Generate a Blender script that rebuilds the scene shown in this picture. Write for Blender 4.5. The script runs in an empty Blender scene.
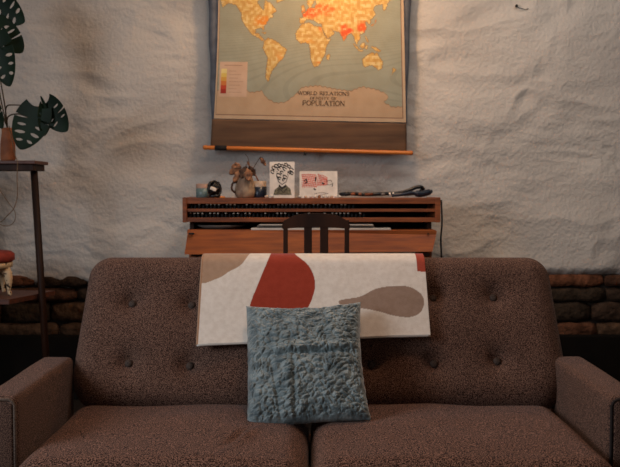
import bpy, bmesh, math, random
import numpy as np
from mathutils import Vector, Matrix, noise
sc = bpy.context.scene
C = sc.collection
R = math.radians
random.seed(4)

# ------------------------------------------------------------ camera, world, light
F, CX, CY, EYE = 900.0, 310.0, 233.5, 1.06
PITCH = math.atan(42.5/F)
cam = bpy.data.cameras.new('camera'); camo = bpy.data.objects.new('camera', cam); C.objects.link(camo)
cam.sensor_width = 36; cam.lens = F/620*36; cam.clip_start = .05
camo.location = (0, 0, EYE); camo.rotation_euler = (math.pi/2-PITCH, 0, 0)
cam.dof.use_dof = True; cam.dof.focus_distance = 2.6; cam.dof.aperture_fstop = 8.0
sc.camera = camo
sc.view_settings.view_transform = 'Standard'; sc.view_settings.look = 'None'
sc.view_settings.gamma = 1; sc.view_settings.exposure = 0.0
try: sc.view_settings.use_curve_mapping = False
except Exception: pass
w = bpy.data.worlds.new('world'); sc.world = w; w.use_nodes = True
w.node_tree.nodes['Background'].inputs[0].default_value = (.55, .65, .8, 1)
w.node_tree.nodes['Background'].inputs[1].default_value = .3

def area(name, loc, target, size, sizey, power, col):
    l = bpy.data.lights.new(name, 'AREA'); l.shape = 'RECTANGLE'; l.size = size; l.size_y = sizey
    l.energy = power; l.color = col
    o = bpy.data.objects.new(name, l); C.objects.link(o); o.location = loc
    o.rotation_euler = (Vector(target)-Vector(loc)).to_track_quat('-Z', 'Y').to_euler()
    return o
area('window_daylight', (-2.78, .95, 1.75), (2, 2.6, .6), 1.5, 1.3, 62, (.80, .89, 1.0))
area('front_fill_light', (.9, -2.38, 1.75), (.5, 4, 1.0), 1.9, 1.3, 4, (.9, .95, 1.0))  # weak fill added behind the camera, no known window there
area('wall_wash_light', (.95, 3.25, 2.80), (.95, 3.9, 1.0), 2.2, .25, 19, (.98, .95, .92))  # added from above to brighten the plaster and bring out its relief
def pendant_light(loc, power, col, size):
    l = bpy.data.lights.new('bulb_light', 'POINT'); l.energy = power; l.color = col; l.shadow_soft_size = size
    o = bpy.data.objects.new('bulb_light', l); C.objects.link(o); o.location = loc
    return o
pendant_light((.12, 2.3, 2.45), 25, (1, .62, .40), .12)     # ceiling pendant over the sofa
pendant_light((.12, 4.02, 2.24), 21, (1, .62, .32), .07)    # lamp above the map

# ------------------------------------------------------------ helpers
ct, st = math.cos(PITCH), math.sin(PITCH)
def P(u, v, Y):
    a = (u-CX)/F; b = (CY-v)/F
    dy = ct + b*st; dz = -st + b*ct
    t = Y/dy
    return Vector((a*t, Y, EYE+dz*t))
def lin(r, g, b):
    f = lambda c: ((c/255+.055)/1.055)**2.4 if c/255 > .04045 else c/255/12.92
    return (f(r), f(g), f(b))

def mat(name, col, rough=.6, col2=None, scale=20, bump=0, bscale=60, metal=0, detail=4, stretch=None, sheen=0, spec=.4, lo=.35, hi=.65, attr=None, trans=0, bdist=.01):
    m = bpy.data.materials.new(name); m.use_nodes = True
    nt = m.node_tree; N = nt.nodes; L = nt.links
    b = N['Principled BSDF']; b.inputs['Roughness'].default_value = rough; b.inputs['Metallic'].default_value = metal
    b.inputs['Specular IOR Level'].default_value = spec
    b.inputs['Base Color'].default_value = (*col, 1)
    if trans: b.inputs['Transmission Weight'].default_value = trans
    if sheen:
        b.inputs['Sheen Weight'].default_value = sheen; b.inputs['Sheen Roughness'].default_value = .4
    tc = N.new('ShaderNodeTexCoord'); mp = N.new('ShaderNodeMapping')
    L.new(tc.outputs['Object'], mp.inputs[0])
    if stretch: mp.inputs['Scale'].default_value = stretch
    n = N.new('ShaderNodeTexNoise'); n.inputs['Scale'].default_value = scale; n.inputs['Detail'].default_value = detail
    L.new(mp.outputs[0], n.inputs[0])
    rmp = N.new('ShaderNodeValToRGB'); rmp.color_ramp.elements[0].position = lo; rmp.color_ramp.elements[1].position = hi
    c2 = col2 or tuple(c*.8 for c in col)
    rmp.color_ramp.elements[0].color = (*c2, 1); rmp.color_ramp.elements[1].color = (*col, 1)
    L.new(n.outputs['Fac'], rmp.inputs[0])
    out = rmp.outputs[0]
    if attr:
        a = N.new('ShaderNodeAttribute'); a.attribute_name = attr
        mx = N.new('ShaderNodeMix'); mx.data_type = 'RGBA'; mx.blend_type = 'MULTIPLY'; mx.inputs[0].default_value = 1
        L.new(a.outputs['Color'], mx.inputs[6]); L.new(out, mx.inputs[7]); out = mx.outputs[2]
    L.new(out, b.inputs['Base Color'])
    if bump:
        n2 = N.new('ShaderNodeTexNoise'); n2.inputs['Scale'].default_value = bscale; n2.inputs['Detail'].default_value = 5
        L.new(mp.outputs[0], n2.inputs[0])
        bp = N.new('ShaderNodeBump'); bp.inputs['Strength'].default_value = bump; bp.inputs['Distance'].default_value = bdist
        L.new(n2.outputs['Fac'], bp.inputs['Height']); L.new(bp.outputs[0], b.inputs['Normal'])
    return m

def thing(name, label, cat, loc=(0, 0, 0), group=None):
    o = bpy.data.objects.new(name, None); C.objects.link(o); o.location = loc
    o['label'] = label; o['category'] = cat
    if group: o['group'] = group
    o.empty_display_size = .05
    return o
def tag(o, label, cat, group=None):
    o['label'] = label; o['category'] = cat
    if group: o['group'] = group
    return o
def obj(name, bm, m, parent=None, smooth=False, loc=None):
    """bm is in WORLD coordinates; re-based on the parent or on loc"""
    me = bpy.data.meshes.new(name)
    off = parent.matrix_basis.translation.copy() if parent else (Vector(loc) if loc is not None else Vector((0, 0, 0)))
    if parent and parent.parent: off = off + parent.parent.matrix_basis.translation
    bmesh.ops.translate(bm, verts=bm.verts, vec=-off)
    bmesh.ops.recalc_face_normals(bm, faces=bm.faces)
    bm.to_mesh(me); bm.free()
    for x in (m if isinstance(m, (list, tuple)) else [m]): me.materials.append(x)
    if smooth:
        for p in me.polygons: p.use_smooth = True
    o = bpy.data.objects.new(name, me); C.objects.link(o)
    if parent: o.parent = parent
    elif loc is not None: o.location = loc
    return o
def struct(name, bm, m, smooth=False):
    o = obj(name, bm, m, None, smooth); o['kind'] = 'structure'; return o
def box(bm, x0, x1, y0, y1, z0, z1, bev=0, mi=0, rot=None):
    t = bmesh.new()
    bmesh.ops.create_cube(t, size=1)
    c = Vector(((x0+x1)/2, (y0+y1)/2, (z0+z1)/2))
    for v in t.verts: v.co = Vector((v.co.x*(x1-x0), v.co.y*(y1-y0), v.co.z*(z1-z0)))
    if bev: bmesh.ops.bevel(t, geom=t.edges[:], offset=bev, segments=2, affect='EDGES', profile=.6)
    if rot is not None: bmesh.ops.transform(t, matrix=rot.to_4x4(), verts=t.verts)
    for v in t.verts: v.co += c
    merge(bm, t, mi)
def merge(bm, t, mi=0):
    mp = {v: bm.verts.new(v.co) for v in t.verts}
    for f in t.faces:
        try:
            g = bm.faces.new([mp[v] for v in f.verts]); g.material_index = mi; g.smooth = f.smooth
        except ValueError: pass
    t.free()
def tube(bm, pts, r, n=8, mi=0, caps=True):
    pts = [Vector(p) for p in pts]; k = len(pts)
    rs = r if isinstance(r, (list, tuple)) else [r]*k
    rings = []; up = None
    for i, p in enumerate(pts):
        d = (pts[min(i+1, k-1)]-pts[max(i-1, 0)]).normalized()
        if up is None: up = Vector((0, 0, 1)) if abs(d.z) < .9 else Vector((1, 0, 0))
        a = d.cross(up).normalized(); b = a.cross(d).normalized(); up = b
        rings.append([bm.verts.new(p+(a*math.cos(2*math.pi*j/n)+b*math.sin(2*math.pi*j/n))*rs[i]) for j in range(n)])
    for i in range(k-1):
        for j in range(n):
            f = bm.faces.new([rings[i][j], rings[i][(j+1) % n], rings[i+1][(j+1) % n], rings[i+1][j]]); f.material_index = mi; f.smooth = True
    if caps:
        for rg in (rings[0], rings[-1]):
            f = bm.faces.new(rg); f.material_index = mi
def smoothpts(pts, n=6):
    pts = [Vector(p) for p in pts]; out = []
    for i in range(len(pts)-1):
        p0 = pts[max(i-1, 0)]; p1 = pts[i]; p2 = pts[i+1]; p3 = pts[min(i+2, len(pts)-1)]
        for j in range(n):
            t = j/n
            out.append(.5*((2*p1)+(p2-p0)*t+(2*p0-5*p1+4*p2-p3)*t*t+(3*p1-p0-3*p2+p3)*t**3))
    out.append(pts[-1]); return out
def lathe(bm, c, prof, n=24, mi=0, cap0=True, cap1=True, mis=None):
    c = Vector(c); rings = []
    for r, z in prof:
        rings.append([bm.verts.new(c+Vector((r*math.cos(2*math.pi*j/n), r*math.sin(2*math.pi*j/n), z))) for j in range(n)])
    for i in range(len(prof)-1):
        for j in range(n):
            f = bm.faces.new([rings[i][j], rings[i][(j+1) % n], rings[i+1][(j+1) % n], rings[i+1][j]])
            f.material_index = mis[i] if mis else mi; f.smooth = True
    if cap0: f = bm.faces.new(rings[0]); f.material_index = mis[0] if mis else mi
    if cap1: f = bm.faces.new(rings[-1]); f.material_index = mis[-1] if mis else mi
def prism(bm, pts, d):
    """extrude a 3-D polygon by the vector d"""
    a = [bm.verts.new(p) for p in pts]; b = [bm.verts.new(Vector(p)+Vector(d)) for p in pts]
    bm.faces.new(a); bm.faces.new(b[::-1])
    for i in range(len(a)):
        j = (i+1) % len(a); bm.faces.new([a[i], a[j], b[j], b[i]])

def sdf(a, b, W, H, r):
    qx = abs(a)-W+r; qy = abs(b)-H+r
    return -(math.hypot(max(qx, 0), max(qy, 0))+min(max(qx, qy), 0)-r)
def slab(bm, W, H, Rc, T, r, nx, ny, tf, front=None, back=None, crown=0, Rt=None):
    Rb = Rc
    """soft upholstered slab: half sizes W,H; corner radius Rc; half thickness T; edge roll r.  tf maps (a,b,n) to world"""
    def cl(i, n):
        s = -1+2*i/n
        return math.copysign(1-(1-abs(s))**1.25, s)
    g = {}
    for side in (1, -1):
        for i in range(nx+1):
            for j in range(ny+1):
                if side == -1 and (i in (0, nx) or j in (0, ny)):
                    g[side, i, j] = g[1, i, j]; continue
                b = cl(j, ny)*H
                Rc = Rt if Rt and b > 0 else Rb
                q = abs(b)-(H-Rc)
                wb = W-(Rc-math.sqrt(max(Rc*Rc-q*q, 0)) if q > 0 else 0)
                a = cl(i, nx)*wb
                d = max(sdf(a, b, W, H, Rc), 0)
                k = min(d/r, 1); h = T*math.sqrt(max(1-(1-k)**2, 0))
                if crown: h += crown*(1-(a/W)**2)*(1-(b/H)**2)
                fn = front if side == 1 else back
                if fn: h += fn(a, b)*min(1, k*1.5)
                if i in (0, nx) or j in (0, ny): h = 0
                g[side, i, j] = bm.verts.new(tf(a, b, side*h))
    for side in (1, -1):
        for i in range(nx):
            for j in range(ny):
                q = [g[side, i, j], g[side, i+1, j], g[side, i+1, j+1], g[side, i, j+1]]
                if side == -1: q.reverse()
                try: f = bm.faces.new(q); f.smooth = True
                except ValueError: pass

# ------------------------------------------------------------ materials
M = {}
M['plaster'] = mat('white_plaster', lin(198, 190, 180), .9, lin(174, 166, 158), 1.7, .3, 55, detail=7, lo=.3, hi=.7, spec=.15, bdist=.03)
M['room_wall'] = mat('room_wall', lin(150, 132, 115), .9, None, 4, .1, 30)
M['stone'] = mat('rough_stone', (1, 1, 1), .92, (.42, .4, .38), 22, .9, 40, detail=8, spec=.15, attr='Col', bdist=.02)
M['mortar'] = mat('old_mortar', lin(52, 42, 35), .95, lin(32, 26, 22), 15, .8, 50)
M['dark_floor'] = mat('dark_floor_boards', lin(48, 38, 30), .5, lin(32, 25, 20), 6, .1, 40, stretch=(1, 12, 1))
M['dark_board'] = mat('dark_painted_board', lin(20, 16, 12), .9, lin(14, 11, 9), 8, spec=.1)
M['ceiling'] = mat('ceiling_paint', lin(170, 155, 138), .9)
def tweed(name, a, b, scale):
    return mat(name, a, .95, b, scale, .5, scale*.9, detail=2, lo=.42, hi=.64, sheen=.06, spec=.06, bdist=.003)
M['tweed'] = tweed('brown_tweed', lin(142, 108, 92), lin(32, 21, 17), 480)
M['tweed_seat'] = tweed('brown_tweed_seat', lin(150, 112, 95), lin(28, 18, 14), 340)
M['tweed_button'] = mat('button_tweed', lin(84, 68, 58), .8, lin(44, 34, 28), 300, .2, 300)
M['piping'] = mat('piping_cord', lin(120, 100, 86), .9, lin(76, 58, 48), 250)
M['piping_shaded'] = mat('piping_cord_shaded', lin(40, 30, 26), .9)  # darker copy for the right arm, its shade put into the cord colour
M['dark_wood'] = mat('dark_wood', lin(58, 31, 17), .6, lin(32, 17, 10), 9, .1, 60, stretch=(1, 1, .15), spec=.2)
M['orange_wood'] = mat('orange_wood', lin(150, 76, 20), .6, lin(118, 54, 13), 9, .06, 60, stretch=(.6, 1, 7))
M['rack_wood'] = mat('rack_wood', lin(148, 80, 42), .55, lin(104, 54, 28), 12, .08, 60, stretch=(.5, 1, 5))
M['shelf_wood'] = mat('shelf_wood', lin(92, 50, 34), .5, lin(66, 36, 26), 12, .08, 60, stretch=(.5, 4, 5))
M['rod_wood'] = mat('rod_wood', lin(206, 124, 52), .35, lin(176, 96, 38), 14, stretch=(.3, 1, 4))
M['black'] = mat('black_plastic', lin(22, 21, 22), .35)
M['matt_black'] = mat('matt_black', lin(18, 16, 16), .8)
M['print'] = mat('map_print', (1, 1, 1), .7, (.9, .88, .85), 14, .12, 25, attr='Col', detail=6, spec=.25)
M['canvas'] = mat('map_canvas_back', lin(108, 108, 112), .9, lin(90, 90, 94), 20)
M['canvas_brown'] = mat('map_brown_canvas', lin(100, 72, 50), .85, lin(78, 55, 38), 8, .1, 90, stretch=(.4, 1, 4))
M['ink'] = mat('map_ink', lin(96, 74, 56), .8)
M['blanket'] = mat('throw_fabric', (1, 1, 1), .95, (.9, .88, .86), 60, .35, 260, attr='Col', spec=.1, sheen=.15, bdist=.003)
M['glint_and_white'] = mat('glint_and_bead_white', lin(240, 222, 200), .4)  # painted glints on pegs and coil, also the strap's white beads
M['paper'] = mat('white_paper', lin(214, 206, 194), .8, lin(196, 186, 174), 10)
M['grey_cer'] = mat('grey_ceramic', lin(104, 96, 90), .4)
M['teal'] = mat('teal_glass', lin(104, 124, 122), .3)
M['pink_wax'] = mat('pink_rim', lin(176, 142, 122), .5)
M['stoneware'] = mat('cream_stoneware', lin(172, 148, 120), .6, lin(120, 96, 76), 18, lo=.4, hi=.6)
M['navy'] = mat('navy_glaze', lin(28, 38, 52), .35)
M['cream'] = mat('cream_glaze', lin(200, 176, 152), .5)
M['dry_leaf'] = mat('dried_leaf', lin(166, 116, 82), .8, lin(84, 52, 36), 40)
M['dry_stem'] = mat('dried_stem', lin(70, 48, 36), .8)
M['leaf'] = mat('monstera_leaf', lin(20, 38, 22), .55, lin(12, 25, 14), 10, spec=.2)
M['stem'] = mat('plant_stem', lin(74, 62, 42), .6)
M['terracotta'] = mat('terracotta', lin(160, 96, 60), .75, lin(124, 72, 46), 16)
M['cord'] = mat('tan_cord', lin(116, 90, 66), .8)
M['red'] = mat('red_cushion', lin(150, 56, 42), .85, lin(120, 42, 32), 30)
M['carved'] = mat('cream_carving', lin(206, 176, 138), .6, lin(60, 42, 30), 55, lo=.36, hi=.42, detail=1)
M['drip'] = mat('cream_paint', lin(206, 178, 142), .6)
M['card'] = mat('white_card', lin(226, 214, 200), .7)
M['ink_black'] = mat('drawing_ink', lin(44, 38, 36), .8)
M['ink_olive'] = mat('drawing_olive', lin(120, 112, 88), .8, lin(70, 66, 54), 120)
M['ink_red'] = mat('drawing_red', lin(224, 92, 70), .8)
M['orange_plastic'] = mat('orange_plastic', lin(220, 130, 50), .4)
M['steel'] = mat('dull_steel', lin(150, 145, 140), .35, metal=.8)
M['brass'] = mat('aged_brass', lin(150, 110, 60), .4, metal=.8)
M['ink_pink'] = mat('drawing_pink', lin(216, 140, 120), .8)

# ------------------------------------------------------------ room
WY = 4.6
bm = bmesh.new()
x0, x1, z0, z1 = -2.9, 3.2, .60, 2.9
nx, nz = 760, 300
def lump(x, z):
    a = noise.noise(Vector((x*1.3, z*2.2, 1.3)))*.030
    w1 = noise.noise(Vector((x*2.5, z*2.5, 7))); w2 = noise.noise(Vector((x*2.5, z*2.5, 17)))
    b = noise.noise(Vector((x*4.5+w1, z*7.0+w2, 4.1)))*.012
    mk = max(0, min(1, .5+2.2*noise.noise(Vector((x*1.7, z*2.1, 31)))))
    c = (1-abs(noise.noise(Vector((x*3.4+z*2.6+w1*1.2, z*8.5-x*2.0+w2*1.2, 9.7)))*2.2))*.0095*mk
    d = (1-abs(noise.noise(Vector((x*8-z*4+w2*2, z*21+x*3+w1*2, 2.2)))*2.0))*.0040*(1.2-mk)+noise.noise(Vector((x*26, z*34, 5.2)))*.0008
    return a+b+c+d
vs = []
for j in range(nz+1):
    row = []
    for i in range(nx+1):
        x = x0+(x1-x0)*i/nx
        s = j/nz
        zb = z0+.018*noise.noise(Vector((x*7, 0, 3)))+.012*noise.noise(Vector((x*22, 0, 5)))+(.02 if x > 1 else -.035 if x < -.8 else 0)*min(1, abs(x)/1.2)
        z = zb+(z1-zb)*s
        y = WY-lump(x, z)
        e = (z-zb)
        if e < .05: y += .05*(1-e/.05)**2
        row.append(bm.verts.new((x, y, z)))
    vs.append(row)
for j in range(nz):
    for i in range(nx):
        bm.faces.new([vs[j][i], vs[j][i+1], vs[j+1][i+1], vs[j+1][i]]).smooth = True
for f in bm.faces: f.smooth = True
struct('wall_back', bm, M['plaster'], True)
# stone courses below the plaster
bm = bmesh.new()
colr = bm.verts.layers.float_color.new('Col')
rs = random.Random(11)
pal = [tuple(k*q for k, q in zip(c, (.80, .70, .62))) for c in [lin(112, 78, 60), lin(96, 70, 56), lin(128, 86, 64), lin(78, 64, 54), lin(104, 84, 68), lin(70, 60, 50), lin(136, 92, 70)]]
zc = .30
for hrow in (.085, .105, .075, .07):
    x = x0+rs.uniform(-.2, 0)
    while x < x1:
        wd = rs.uniform(.18, .46)
        t = bmesh.new(); bmesh.ops.create_cube(t, size=1)
        bmesh.ops.subdivide_edges(t, edges=t.edges[:], cuts=5, use_grid_fill=True)
        col = pal[rs.randrange(len(pal))]; ph = rs.uniform(0, 50); dy = rs.uniform(-.012, .012)
        hh = hrow-.004+rs.uniform(-.006, .004)
        for v in t.verts:
            p = v.co*2
            q = Vector((math.copysign(abs(p.x)**.9, p.x), p.y, math.copysign(abs(p.z)**.9, p.z)))
            m_ = max(abs(q.x), abs(q.z))
            face = (1-(max(abs(q.x), 0)**6)*.35-(abs(q.z)**5)*.4)
            yy = q.y*.045*(face if q.y < 0 else 1)
            co = Vector((q.x*(wd-.006)/2*(1-.06*abs(q.z)**3), yy, q.z*hh/2*(1-.10*abs(q.x)**4)))
            n3 = noise.noise_vector(co*14+Vector((ph, ph, 0)))*.010+noise.noise_vector(co*40+Vector((ph, 0, 0)))*.004
            v.co = co+Vector((n3.x, n3.y*1.3, n3.z*.8))+Vector((x+wd/2, WY+.025+dy, zc+hrow/2))
        mp = {}
        for v in t.verts:
            nv = bm.verts.new(v.co); nv[colr] = (*col, 1); mp[v] = nv
        for f in t.faces: bm.faces.new([mp[v] for v in f.verts]).smooth = True
        t.free(); x += wd
    zc += hrow
struct('wall_back_stone', bm, M['stone'], True)
bm = bmesh.new(); box(bm, x0, x1, WY+.03, WY+.15, 0, 2.9); struct('wall_back_core', bm, M['mortar'])
bm = bmesh.new(); box(bm, x0, x1, WY-.07, WY+.03, 0, .325, .006); struct('baseboard_back', bm, M['dark_board'])
bm = bmesh.new(); box(bm, x0-.12, x1+.12, -2.62, WY+.15, -.12, 0); struct('floor', bm, M['dark_floor'])
bm = bmesh.new(); box(bm, x0-.12, x1+.12, -2.62, WY+.15, 2.9, 3.0); struct('ceiling', bm, M['ceiling'])
bm = bmesh.new(); box(bm, x1, x1+.12, -2.62, WY+.15, 0, 2.9); struct('wall_right', bm, M['room_wall'])
def wall_with_hole(name, fixed, a0, a1, h0, h1, k0, k1, axis):
    bm = bmesh.new()
    for (p, q, r, s) in ((a0, h0, 0, 2.9), (h1, a1, 0, 2.9), (h0, h1, 0, k0), (h0, h1, k1, 2.9)):
        if axis == 'y': box(bm, fixed-.12, fixed, p, q, r, s)
        else: box(bm, p, q, fixed-.12, fixed, r, s)
    struct(name, bm, M['room_wall'])
wall_with_hole('wall_left', x0, -2.62, WY+.15, .2, 1.7, 1.1, 2.4, 'y')
wall_with_hole('wall_front', -2.5, x0, x1, -.05, 1.85, 1.1, 2.4, 'x')
bm = bmesh.new()
for z in (1.1, 1.74, 2.36): box(bm, x0-.10, x0-.05, .2, 1.7, z, z+.04)
for y in (.2, .93, 1.66): box(bm, x0-.10, x0-.05, y, y+.04, 1.1, 2.4)
struct('window_1', bm, M['card'])
bm = bmesh.new()
for z in (1.1, 1.74, 2.36): box(bm, -.05, 1.85, -2.60, -2.55, z, z+.04)
for x in (-.05, .88, 1.81): box(bm, x, x+.04, -2.60, -2.55, 1.1, 2.4)
struct('added_window', bm, M['card'])  # unseen frame added to house the front fill light

# ------------------------------------------------------------ sofa
sofa = thing('sofa', 'brown tweed two-seater sofa with buttoned back, in the foreground', 'sofa', (.014, 2.5, 0))
ev = Vector((0, .20, .43)).normalized(); nv = Vector((0, -ev.z, ev.y))
BH, BT = .258, .074           # half height, half thickness
BC = Vector((.03, 2.70, .398))+ev*BH-nv*BT+Vector((0, .005, 0))
def back_tf(a, b, n):
    # slightly wider at the foot
    return BC+Vector((a*(1+.046*max(0, .5-b/BH*.5)), 0, 0))+ev*b+nv*n
def px_on_back(u, v):
    # pixel -> (a,b) on the front face of the back
    d = (P(u, v, 1)-Vector((0, 0, EYE))); o = Vector((0, 0, EYE))
    p0 = BC+nv*BT; t = (p0-o).dot(nv)/d.dot(nv); p = o+d*t-BC
    b = p.dot(ev)
    return p.x/(1+.046*max(0, .5-b/BH*.5)), b
BUT = [px_on_back(u, v) for u, v in ((131, 301), (191, 303), (127, 361), (189, 364), (434, 296), (495, 295), (435, 362), (499, 359), (372, 363))]
def tuft(a, b):
    h = 0
    for p, q in BUT:
        r2 = (a-p)**2+(b-q)**2
        h -= .022*math.exp(-r2/.0011)+.016*math.exp(-r2/.008)
    h += .004*noise.noise(Vector((a*5, b*5, 2)))
    return h
bm = bmesh.new(); slab(bm, .752, BH, .125, BT, .085, 220, 90, back_tf, tuft, None, .018, .072)
br_ = obj('backrest', bm, M['tweed'], sofa, True)
for p, q in BUT:
    t = bmesh.new(); bmesh.ops.create_uvsphere(t, u_segments=16, v_segments=8, radius=.0125)
    rot = nv.to_track_quat('Z', 'Y').to_matrix()
    h = BT+.018*(1-(p/.752)**2)*(1-(q/BH)**2)-.035
    for v in t.verts: v.co = rot @ Vector((v.co.x, v.co.y, v.co.z*.55))+back_tf(p, q, h)
    bm = bmesh.new(); merge(bm, t); obj('button', bm, M['tweed_button'], br_, True)
# seat cushions
def seat(xa, xb, crease, seed, y0_=2.125):
    cx = (xa+xb)/2; W = (xb-xa)/2; ya, yb = y0_, 2.79; cy = (ya+yb)/2; H = (yb-ya)/2
    def tf(a, b, n): return Vector((cx+a, cy+b, .332+n+.004*noise.noise(Vector((a*6, b*6, seed)))))
    def fr(a, b):
        h = .004*noise.noise(Vector((a*4, b*4, seed)))
        if crease:
            px_, py_ = -.19, 2.36
            x = cx+a-px_; y = cy+b-py_
            al = x*.25+y*.97; ac = x*.97-y*.25
            h += (.010*math.exp(-(ac-.016)**2/.0003)-.014*math.exp(-(ac+.004)**2/.00012))*math.exp(-al*al/.007)
        return h
    bm = bmesh.new(); slab(bm, W, H, .075, .07, .07, 90, 80, tf, fr, None, .016)
    obj('seat_cushion', bm, M['tweed_seat'], sofa, True)
seat(-.738, -.004, True, 3.3)
seat(.002, .764, False, 8.8, 2.12)
# arms
def arm(sx, x_in):
    wd = .10
    xa, xb = (x_in, x_in+wd) if sx > 0 else (x_in-wd, x_in)
    bm = bmesh.new()
    t = bmesh.new(); bmesh.ops.create_cube(t, size=1)
    for v in t.verts:
        f_ = v.co.y < 0
        x = xa if v.co.x < 0 else xb
        y = 2.262 if f_ else 2.82
        z = (.539 if f_ else .541) if v.co.z > 0 else .12
        if f_ and v.co.z < 0: y += .0
        v.co = Vector((x, y, z))
    bmesh.ops.bevel(t, geom=t.edges[:], offset=.022, segments=4, affect='EDGES', profile=.6)
    bmesh.ops.subdivide_edges(t, edges=[e for e in t.edges if e.calc_length() > .3], cuts=8, use_grid_fill=True)
    for v in t.verts: v.co += Vector((.002*noise.noise(v.co*5), 0, .004*noise.noise(v.co*4)))
    merge(bm, t)
    a = obj('armrest', bm, M['tweed'], sofa, True)
    # front panel with piping
    bm = bmesh.new()
    box(bm, xa+.008, xb-.008, 2.252, 2.268, .13, .527, .006)
    obj('front_panel', bm, M['tweed'], a, True)
    bm = bmesh.new()
    y = 2.256; e = .004
    pts = [(xa+e, y, .13), (xa+e, y, .517), (xa+e+.006, y, .528), (xa+.02, y, .533), (xb-.02, y, .533), (xb-e-.006, y, .528), (xb-e, y, .517), (xb-e, y, .13)]
    tube(bm, pts, .0042, 8)
    obj('piping', bm, M['piping'] if sx < 0 else M['piping_shaded'], a, True)
arm(-1, -.744); arm(1, .752+.008)
bm = bmesh.new(); box(bm, -.735, .758, 2.19, 2.86, .13, .285, .01); obj('base_frame', bm, M['tweed'], sofa)
for x in (-.72, .76):
    for y in (2.30, 2.80):
        bm = bmesh.new(); lathe(bm, (x, y, 0), [(.014, 0), (.022, .135)], 14); obj('leg', bm, M['dark_wood'], sofa, True)

# ------------------------------------------------------------ throw blanket on the back
def inpoly(X, Y, poly):
    ins = np.zeros(X.shape, bool); n = len(poly)
    for i in range(n):
        xa, ya = poly[i]; xb, yb = poly[(i+1) % n]
        if ya == yb: continue
        c = ((ya > Y) != (yb > Y)) & (X < (xb-xa)*(Y-ya)/(yb-ya)+xa)
        ins ^= c
    return ins
def spl(pts, n=6, closed=True):
    k = len(pts); out = []
    for i in range(k):
        p = [np.array(pts[(i+d) % k], float) for d in (-1, 0, 1, 2)]
        for j in range(n):
            t = j/n
            out.append(tuple(.5*(2*p[1]+(p[2]-p[0])*t+(2*p[0]-5*p[1]+4*p[2]-p[3])*t*t+(3*p[1]-p[0]-3*p[2]+p[3])*t**3)))
    return out
def gridmesh(name, pos, colors, m, parent=None, loc=(0, 0, 0), thick=0):
    ny, nx = pos.shape[:2]
    me = bpy.data.meshes.new(name)
    v = (pos.reshape(-1, 3)-np.array(loc))
    idx = np.arange(nx*ny).reshape(ny, nx)
    q = np.stack([idx[:-1, :-1], idx[:-1, 1:], idx[1:, 1:], idx[1:, :-1]], -1).reshape(-1, 4)
    me.vertices.add(len(v)); me.vertices.foreach_set('co', v.astype(np.float32).ravel())
    me.loops.add(q.size); me.loops.foreach_set('vertex_index', q.astype(np.int32).ravel())
    me.polygons.add(len(q)); me.polygons.foreach_set('loop_start', np.arange(0, q.size, 4, dtype=np.int32))
    me.polygons.foreach_set('loop_total', np.full(len(q), 4, np.int32))
    me.update(); me.validate()
    at = me.color_attributes.new('Col', 'FLOAT_COLOR', 'POINT')
    c = np.ones((len(v), 4), np.float32); c[:, :3] = colors.reshape(-1, 3)
    at.data.foreach_set('color', c.ravel())
    me.polygons.foreach_set('use_smooth', np.ones(len(q), bool))
    me.materials.append(m)
    o = bpy.data.objects.new(name, me); C.objects.link(o)
    if parent: o.parent = parent
    else: o.location = loc
    if thick:
        s = o.modifiers.new('thickness', 'SOLIDIFY'); s.thickness = thick; s.offset = 0
    return o
NX, NT = 420, 300
al, blft = px_on_back(198.3, 348.5); ar, bR = px_on_back(429, 338.5)
off = .016
pos = np.zeros((NT+1, NX+1, 3)); UU = np.zeros((NT+1, NX+1)); VV = np.zeros((NT+1, NX+1))
for i in range(NX+1):
    s = i/NX
    edge = min(s, 1-s)
    for j in range(NT+1):
        blow = (blft*(1-s)+bR*s)-.010*math.sin(s*math.pi)*0
        btop = BH-.055; rad = BT+off
        arc = math.pi*rad*.86
        Lf = btop-blow; Lb = .22; Ltot = Lf+arc+Lb
        d = j/NT*Ltot
        aa = (al-.022*j/NT)*(1-s)+(ar+.010*j/NT)*s
        crown = .018*(1-(aa/.752)**2)
        if d < Lf:
            b = blow+d; n = rad+crown*max(0, 1-(b/BH)**2)+.008*math.exp(-d/.04)
            dip = max(0, 1-((b+.0)/BH)**2)
        elif d < Lf+arc:
            th = (d-Lf)/arc*math.pi
            b = btop+math.sin(th)*(rad*.92-.0215); n = math.cos(th)*rad
            n += crown*max(0, 1-(b/BH)**2)*max(0, math.cos(th))
        else:
            b = btop-(d-Lf-arc); n = -rad-crown*max(0, 1-(b/BH)**2)
        n += .0045*math.sin(s*9+1)*math.exp(-((d)/.12)**2)+.0015*noise.noise(Vector((s*9, d*14, 3)))
        narrow = .012*max(0, (b-blow))/.3
        a = aa+(narrow*.3 if s < .5 else -narrow*.3)*0
        p = back_tf(a, b, n)
        pos[j, i] = p[:]
        q_ = p-Vector((0, 0, EYE)); fwd = q_.y*ct-q_.z*st; upc = q_.y*st+q_.z*ct
        UU[j, i] = 198+s*232
        VV[j, i] = CY-F*upc/fwd if d < Lf+arc*.42 else VV[j-1, i]-.8
col = np.empty(UU.shape+(3,)); col[:] = lin(232, 220, 206)
def paint(mask, c): col[mask] = lin(*c)
tan = spl([(190, 240), (255, 240), (246, 256), (238, 266), (227, 272), (215, 279), (195, 281)])
red = spl([(276, 240), (268, 258), (259, 280), (249, 310), (262, 320), (290, 320), (306, 310), (313, 297), (315.5, 282), (309, 266), (294, 254), (288, 240)])
tau = spl([(340, 301), (361, 297), (377, 289.5), (394, 286.5), (411, 287), (423, 294), (426, 303), (421, 313), (410, 317.5), (394, 316), (380, 312), (365, 309), (345, 307)])
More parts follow.
